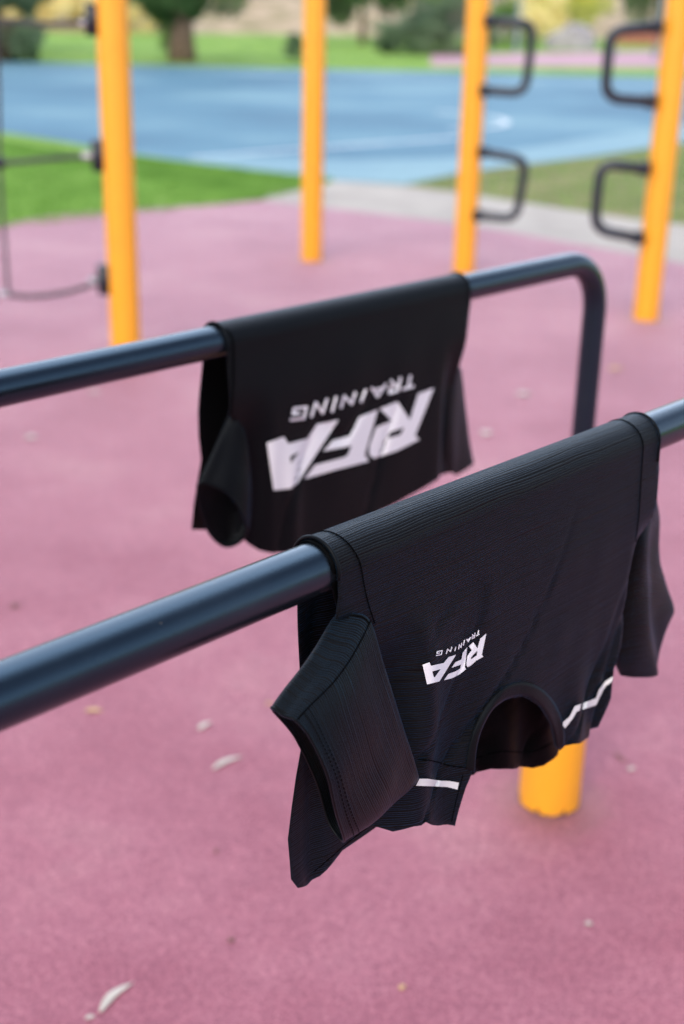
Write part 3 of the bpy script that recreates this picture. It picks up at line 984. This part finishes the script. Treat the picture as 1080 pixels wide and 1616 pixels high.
# ---- far shirt --------------------------------------------------------------
def far_off(u, v):
    g = sstep(0.0, 0.10, v)
    o = 0.006 * g
    o -= 0.018 * sstep(.06, .16, v) * (1 - sstep(1.12, 1.17, u))
    o -= 0.016 * sstep(.06, .16, v) * sstep(1.53, 1.565, u)
    o += 0.006 * g * math.exp(-((u - 1.205) / .016) ** 2) * sstep(.12, .25, v)
    o += 0.0030 * g * noise.noise(Vector((u * 12, v * 5, 7.7)))
    k = abs(noise.noise(Vector((u * 11 + v * 3, v * 3 - u * 2, 2.3))))
    o -= 0.005 * g * math.exp(-(k / .05) ** 2) * sstep(.08, .22, v)
    return o
def far_back(u, v):
    g = sstep(0.0, 0.08, v)
    return 0.006 * g + 0.008 * g * noise.noise(Vector((u * 16, v * 6, 2.2)))
cf2 = Cloth(FAR, far_off, far_back)
org = T * 1.34 + NV * FAR + np.array([0, 0, CAM_H - D])
shirt2 = empty('t_shirt', tuple(org), 'black T-shirt with large white back print, hung over the bar behind', 't-shirt', 'black training T-shirts')
front_px = [(361, 655), (370, 668), (378, 700), (376, 780), (374, 840), (392, 858), (408, 868), (425, 872), (445, 872), (500, 857), (545, 835), (585, 815), (622, 796), (660, 775), (690, 757), (702, 748), (706, 700), (716, 640), (722, 590), (727, 570)]
poly = [(1.090, 0.0), (1.089, .04)] + [cf2.inv(p) for p in front_px] + [(1.592, .06), (1.600, .02), (1.598, 0.0)]
poly += [(1.598, -.03), (1.596, w0), (1.594, w0 - .20), (1.59, w0 - .262)]
back_px = [(600, 800), (450, 815), (350, 830), (325, 836), (303, 836), (306, 800), (313, 755), (318, 725), (314, 690), (313, 650), (316, 610), (320, 572)]
bp_ = [cf2.inv(p, True) for p in back_px[2:]]
poly += [(1.35, w0 - .262)] + bp_ + [(1.092, w0), (1.090, -.03)]
cloth_sheet('body_panel', cf2, poly, MAT['fab_plain'], shirt2, step=0.008)
edge = [cf2.p3(1.0915, w, 0.0004) for w in np.linspace(w0 - .02, .06, 40)]
MB().tube(edge, 0.0020, 8).build('turned_edge', MAT['fab_plain'], shirt2)
edge = [cf2.p3(1.597, w, 0.0004) for w in np.linspace(w0 - .02, .02, 40)]
MB().tube(edge, 0.0020, 8).build('turned_edge', MAT['fab_plain'], shirt2)
line_on('side_seam', cf2, [(356, 508), (364, 520), (368, 545), (368, 600), (364, 655)], 0.0011, MAT['thread'], shirt2)
lA = zm([(68, 468), (160, 435), (182, 472), (285, 445), (335, 368), (450, 345), (232, 680), (195, 710), (105, 720)], 400, 560, 3.375)
hA = zm([(192, 540), (242, 514), (196, 578)], 400, 560, 3.375)
lF = zm([(660, 290), (560, 330), (510, 430), (420, 455), (370, 512), (520, 482), (500, 532), (480, 545), (325, 585), (268, 660), (420, 615), (612, 565), (590, 530)], 400, 560, 3.375)
lR = zm([(958, 175), (875, 205), (830, 345), (765, 248), (670, 285), (735, 350), (650, 385), (615, 480), (613, 530), (640, 550), (760, 510), (880, 450), (858, 428)], 400, 560, 3.375)
hR = zm([(800, 385), (725, 410), (705, 445), (780, 425)], 400, 560, 3.375)
on_cloth('back_print', cf2, [(lA, [hA]), (lF, []), (lR, [hR])], MAT['print'], shirt2, step=4.0, extra=0.0014)
word(cf2, shirt2, zl([('T', 792, 104, 860, 188, .28, 14), ('R', 712, 120, 786, 212, .3, 16), ('A', 620, 157, 702, 232, .25, 8), ('I', 560, 184, 606, 250, .2, 24),
                      ('N', 456, 198, 546, 280, .25, 20), ('I', 406, 222, 448, 302, .2, 22), ('N', 298, 234, 396, 328, .2, 26), ('G', 192, 268, 290, 354, .12, 18)], 400, 560, 3.375), 4.2, MAT['print'], 4.0, 0.0014)

arm = [(360, 656, .010), (374, 662, .024), (388, 690, .032), (396, 760, .034), (392, 830, .024), (372, 800, .006), (362, 720, .004)]
f1 = [(340, 705, .012), (356, 712, .024), (376, 735, .036), (391, 785, .042), (390, 843, .030), (362, 845, .006), (344, 770, .002)]
f2 = [(312, 768, .012), (336, 766, .026), (366, 784, .042), (388, 822, .048), (384, 850, .036), (355, 862, .010), (326, 832, .000)]
s3, at3 = loft('sleeve', [arm, f1, f2], MAT['fab_plain'], shirt2, nu=60, nv=30, bar=FAR, seed=12, wr=.002)
MB().tube([at3(s, 1.0) for s in np.linspace(0, 1, 60, endpoint=False)], 0.0018, 6, closed=True).build('cuff_edge', MAT['fab_plain'], s3)
arm = [(700, 640, .010), (716, 590, .012), (726, 580, -.004), (728, 600, -.020), (712, 640, -.02)]
g1 = [(694, 700, .008), (712, 680, .018), (728, 665, -.002), (738, 680, -.022), (712, 700, -.03)]
g2 = [(692, 748, .006), (713, 746, .012), (722, 749, .004), (748, 731, -.018), (715, 735, -.03)]
loft('sleeve', [arm, g1, g2], MAT['fab_plain'], shirt2, nu=50, nv=30, bar=FAR, seed=15)

# ------------------------------------------------------------------ fallen leaves
def leaf(px, py, L, wd, ang, mat, name, label, curl=0.25):
    p = ground(px, py)
    v, f, n = [], [], 14
    for i in range(n + 1):
        t = i / n
        w = wd * math.sin(PI * min(1, t * 1.03 + .02)) ** .7 * (1 - .35 * t)
        bend = L * .12 * math.sin(PI * t)
        z = 0.002 + L * curl * .35 * (t - .45) ** 2 
        for s_ in (-1, 0, 1):
            x, y = (t - .5) * L, s_ * w / 2 + bend
            v.append((p[0] + x * math.cos(ang) - y * math.sin(ang), p[1] + x * math.sin(ang) + y * math.cos(ang), z + abs(s_) * w * .16))
    for i in range(n):
        for j in range(2):
            k = i * 3 + j
            f.append((k, k + 3, k + 4, k + 1))
    o = obj(name, v, f, mat, origin=(p[0], p[1], 0))
    solid(o, 0.0006, 1)
    tag(o, label, 'leaf', 'fallen leaves on the pink rubber')
PL, TL, BL = MAT['pale_leaf'], MAT['tan_leaf'], MAT['brown_leaf']
leaf(361, 1206, .085, .018, .72, PL, 'fallen_leaf', 'long pale leaf lying left of the near shirt, the middle of three')
leaf(325, 1147, .046, .018, .95, PL, 'fallen_leaf', 'short pale leaf just above the long pale leaf')
leaf(149, 1124, .042, .020, .02, TL, 'fallen_leaf', 'wide tan leaf just below the nearest dark bar')
leaf(186, 1576, .085, .019, 1.0, PL, 'fallen_leaf', 'large pale leaf in the lower left corner of the rubber')
leaf(143, 1608, .018, .010, .3, PL, 'fallen_leaf', 'tiny pale scrap at the bottom end of the large lower-left leaf')
leaf(366, 1486, .014, .011, .4, BL, 'fallen_leaf', 'small dark brown leaf scrap in the lower middle')
leaf(342, 1345, .012, .009, 1.4, BL, 'fallen_leaf', 'grey-brown speck left of the hanging shirt hem')
leaf(930, 1460, .014, .013, .2, PL, 'fallen_leaf', 'round pale scrap below the yellow foot socket')
leaf(426, 1112, .02, .012, .2, TL, 'fallen_leaf', 'small tan leaf beside the near shirt cuff')
leaf(636, 1560, .015, .012, .8, TL, 'fallen_leaf', 'small tan scrap near the bottom centre')
leaf(50, 692, .05, .04, .2, PL, 'fallen_leaf', 'pale leaf under the left of the far bar')
leaf(150, 621, .06, .03, .1, PL, 'fallen_leaf', 'pale leaf directly below the far bar near the net post')
leaf(828, 624, .07, .05, .1, PL, 'fallen_leaf', 'pale leaf inside the bend of the far bar, the upper one')
leaf(770, 685, .055, .05, .8, PL, 'fallen_leaf', 'pale leaf just right of the far shirt')
leaf(974, 584, .08, .05, .2, TL, 'fallen_leaf', 'tan leaf right of the bent far bar')
leaf(980, 1195, .05, .008, 2.0, BL, 'fallen_leaf', 'thin dark twig-like leaf right of the foot socket')
leaf(998, 1215, .02, .014, .5, PL, 'fallen_leaf', 'pale scrap beside the thin dark leaf')
leaf(25, 958, .03, .02, .5, BL, 'fallen_leaf', 'brown leaf above the near bar at the left edge')
leaf(255, 335, .12, .06, .1, PL, 'fallen_leaf', 'pale leaf at the grass edge right of the net post')

# ------------------------------------------------------------------ park behind
def foliage(center, radii, count, size, seed, clumps=26, low=0.0):
    rs = np.random.RandomState(seed)
    C = rs.randn(clumps, 3)
    C /= np.linalg.norm(C, axis=1)[:, None]
    C *= (0.35 + .62 * rs.rand(clumps)[:, None] ** .5)
    cr = .22 + .24 * rs.rand(clumps)
    k = rs.randint(0, clumps, count)
    d = rs.randn(count, 3); d /= np.linalg.norm(d, axis=1)[:, None]
    P = C[k] + d * cr[k][:, None] * (.55 + .45 * rs.rand(count)[:, None])
    P = P * np.array(radii) + np.array(center)
    P = P[P[:, 2] > low]
    n = len(P)
    a = rs.randn(n, 3); a /= np.linalg.norm(a, axis=1)[:, None]
    b = np.cross(a, rs.randn(n, 3)); b /= np.linalg.norm(b, axis=1)[:, None]
    s = size * (.6 + .8 * rs.rand(n))[:, None]
    V = np.stack([P - a * s, P - b * s * .5, P + a * s, P + b * s * .5], 1).reshape(-1, 3)
    return V, np.arange(n * 4).reshape(-1, 4)

def plant(name, base, crowns, trunk, mat, label, cat, seed, leaf_size=.07, group=None):
    base = np.array(base)
    root = empty(name, tuple(base), label, cat, group)
    if trunk:
        r0, r1, h, lean = trunk
        m = MB()
        m.tube([base + np.array([0, 0, -.1]), base + np.array([lean * .3, 0, h * .4]), base + np.array([lean, 0, h])], [r0 * 1.1, (r0 + r1) / 2, r1], 14)
        rs = random.Random(seed)
        for (cx, cy, cz, rx, ry, rz, n_) in crowns:
            for _ in range(4):
                e = base + np.array([cx + rs.uniform(-.6, .6) * rx, cy + rs.uniform(-.6, .6) * ry, cz + rs.uniform(-.5, .5) * rz])
                s = base + np.array([lean, 0, h * .95])
                m.tube([s, (s + e) / 2 + np.array([0, 0, .1]), e], [r1 * .6, r1 * .35, r1 * .12], 8)
        m.build('trunk', MAT['bark'], root)
    Vs, Fs, b = [], [], 0
    for i, (cx, cy, cz, rx, ry, rz, n_) in enumerate(crowns):
        V, Fc = foliage(base + np.array([cx, cy, cz]), (rx, ry, rz), n_, leaf_size, seed + i * 31)
        Vs.append(V); Fs.append(Fc + b); b += len(V)
    obj('crown', np.concatenate(Vs), np.concatenate(Fs), mat, root, smooth=False)
    return root
def gpt(px, py):
    p = ground(px, py, R_GRASS)
    return p
plant('shrub', gpt(8, 97), [(0, 0, 1.0, 1.15, 1.2, 1.3, 9000)], (.10, .06, .7, .1), MAT['leaf_blue'], 'rounded dark green shrub at the far left edge of the court', 'shrub', 11)
plant('tree', gpt(-10, 80), [(-.4, 0, 3.8, 3.2, 3, 2.6, 12000), (1.0, 0, 2.0, 1.6, 1.5, 1.1, 4000)], (.28, .16, 2.2, .2), MAT['leaf_dark'], 'dark leafy tree behind the shrub at the far left', 'tree', 12, .11)
plant('tree', gpt(288, 97), [(0, 0, 3.4, 2.6, 2.4, 2.1, 14000), (-.25, 0, 1.65, 1.0, .9, .65, 3500)], (.40, .30, 1.6, 0), MAT['leaf_dark'], 'tree with thick brown trunk at the court edge, between the left two yellow posts', 'tree', 13, .09)
plant('shrub', gpt(288, 94), [(-.28, .1, .75, .38, .35, .75, 1500)], None, MAT['leaf_mid'], 'green shoots growing against the thick brown trunk', 'shrub', 131, .05)
plant('shrub', gpt(468, 97), [(0, 0, .35, .35, .3, .40, 900)], None, MAT['leaf_blue'], 'small low bush on the lawn just left of the lone yellow post', 'shrub', 14, .05)
plant('tree', gpt(572, 70), [(-.3, 0, 3.4, 2.6, 2.4, 2.35, 13000)], (.16, .10, 1.8, 0), MAT['leaf_dark'], 'dark round-crowned tree right of the lone yellow post', 'tree', 15, .10)
plant('hedge', gpt(660, 86), [(-.1, 0, .6, 1.5, .9, .75, 6000), (1.3, .4, .95, 1.5, .9, 1.2, 7000)], None, MAT['leaf_blue'], 'grey-green clipped shrubs beyond the court, left of the post with grips', 'hedge', 16, .06)
plant('shrub', gpt(795, 76), [(0, 0, .9, 1.0, .9, 1.1, 4500)], None, MAT['leaf_mid'], 'mid green shrub seen through the upper grip of the middle-right post', 'shrub', 17, .06)
plant('tree', gpt(700, 58), [(0, 0, 4.0, 4.6, 3, 2.8, 12000)], (.25, .16, 2.4, 0), MAT['leaf_mid'], 'broad green tree above the grey-green shrubs', 'tree', 171, .13)
plant('shrub', gpt(846, 72), [(0, 0, 1.6, 1.3, 1.0, 1.5, 5500)], None, MAT['leaf_gold_sunlit'], 'golden tan shrub just right of the middle-right grips', 'shrub', 18, .07)
plant('tree', gpt(900, 66), [(0, 0, 2.8, 2.7, 1.8, 2.3, 11000)], (.12, .08, 1.2, 0), MAT['leaf_yellow'], 'bright yellow-green tree between the two posts with grips', 'tree', 19, .09)
plant('tree', gpt(1010, 62), [(.5, 0, 3.6, 2.0, 2.4, 3.2, 11000)], (.2, .14, 1.5, 0), MAT['leaf_dark'], 'dark green tree behind the right yellow post', 'tree', 20, .10)
plant('shrub', gpt(156, 50), [(-2.2, 0, 1.6, 2.3, 1.2, 1.75, 6000), (2.4, 0, 1.4, 2.4, 1.2, 1.6, 6000), (.2, .3, 1.5, 2.2, 1.2, 1.7, 6000), (-4.2, .6, 1.5, 1.8, 1.2, 1.6, 4000)], None, MAT['leaf_gold_sunlit'], 'long bank of bright golden shrubs beyond the lawn, behind the net post', 'shrub', 21, .12)
plant('shrub', gpt(345, 48), [(0, 4, 3.0, 2.2, 1.2, 1.3, 4000)], None, MAT['leaf_mid'], 'green shrub on the garden bank right of the thick trunk', 'shrub', 22, .12)
# distant tree belt closing the park
for i, x in enumerate(range(-9, 12)):
    a = 60
    pos = np.array([x * 9.0 + 3 * math.sin(i * 5.1), 118 + 6 * math.sin(i * 2.7), 2.0])
    plant('tree', pos, [(0, 0, 3.2 + .5 * math.sin(i * 3.3), 5.6, 4, 2.8, 2600), (0, 0, 2.4, 5.2, 3, 2.6, 1600)], (.35, .2, 3.5, 0), MAT['leaf_mid'] if i % 3 else MAT['leaf_dark'],
          'tall background tree in the distant belt closing off the park', 'tree', 300 + i, .38, 'trees in the distant belt')

def rockv(p, s, seed):
    v, f = [], []
    n, m = 18, 10
    for i in range(m + 1):
        for j in range(n):
            a, b = PI * i / m, 2 * PI * j / n
            d = Vector((math.sin(a) * math.cos(b), math.sin(a) * math.sin(b), math.cos(a)))
            k = 1 + .28 * noise.noise(d * 1.7 + Vector((seed, 0, 0))) + .1 * noise.noise(d * 5)
            v.append((p[0] + d.x * k * s[0], p[1] + d.y * k * s[1], p[2] + max(-.1, d.z * k) * s[2]))
    for i in range(m):
        for j in range(n):
            j2 = (j + 1) % n
            f.append((i * n + j, (i + 1) * n + j, (i + 1) * n + j2, i * n + j2))
    return v, f
p = gpt(900, 78)
v, f = rockv(p, (1.25, .8, 1.0), 3)
tag(obj('boulder', v, f, MAT['rock'], smooth=True, origin=tuple(p)), 'big grey boulder in front of the yellow-green tree', 'boulder')

p = gpt(1002, 92)
bench = empty('park_bench', tuple(p), 'red-brown timber bench seen through the upper grip of the right post', 'bench')
z0 = p[2]
for k in range(3):
    MB().box((p[0], p[1] + .12 * k, z0 + .45), (1.9, .10, .04), 0, .008).build('seat_slat', MAT['wood'], bench, False)
for k in range(4):
    MB().box((p[0], p[1] + .40, z0 + .56 + .115 * k), (1.9, .035, .10), 0, .008).build('back_slat', MAT['wood'], bench, False)
for s_ in (-.75, .75):
    MB().box((p[0] + s_, p[1] + .12, z0 + .21), (.06, .34, .43)).build('leg', MAT['pole'], bench, False)
    MB().box((p[0] + s_, p[1] + .44, z0 + .5), (.05, .04, 1.0)).build('back_support', MAT['pole'], bench, False)
for (x, lab) in ((815, 'thin grey pole standing beyond the court above the middle-right grips'), (1038, 'thin grey pole standing beyond the court behind the right yellow post')):
    p = gpt(x, 84)
    r_ = empty('grey_pole', tuple(p), lab, 'pole', 'grey poles beyond the court')
    MB().lathe(p, [(.11, 0), (.11, .03), (.065, .05), (.06, 4.4)], 16).build('shaft', MAT['pole'], r_)
    MB().box((p[0], p[1] - .25, p[2] + 4.45), (.16, .6, .09), 0, .03).build('lamp_head', MAT['pole'], r_)
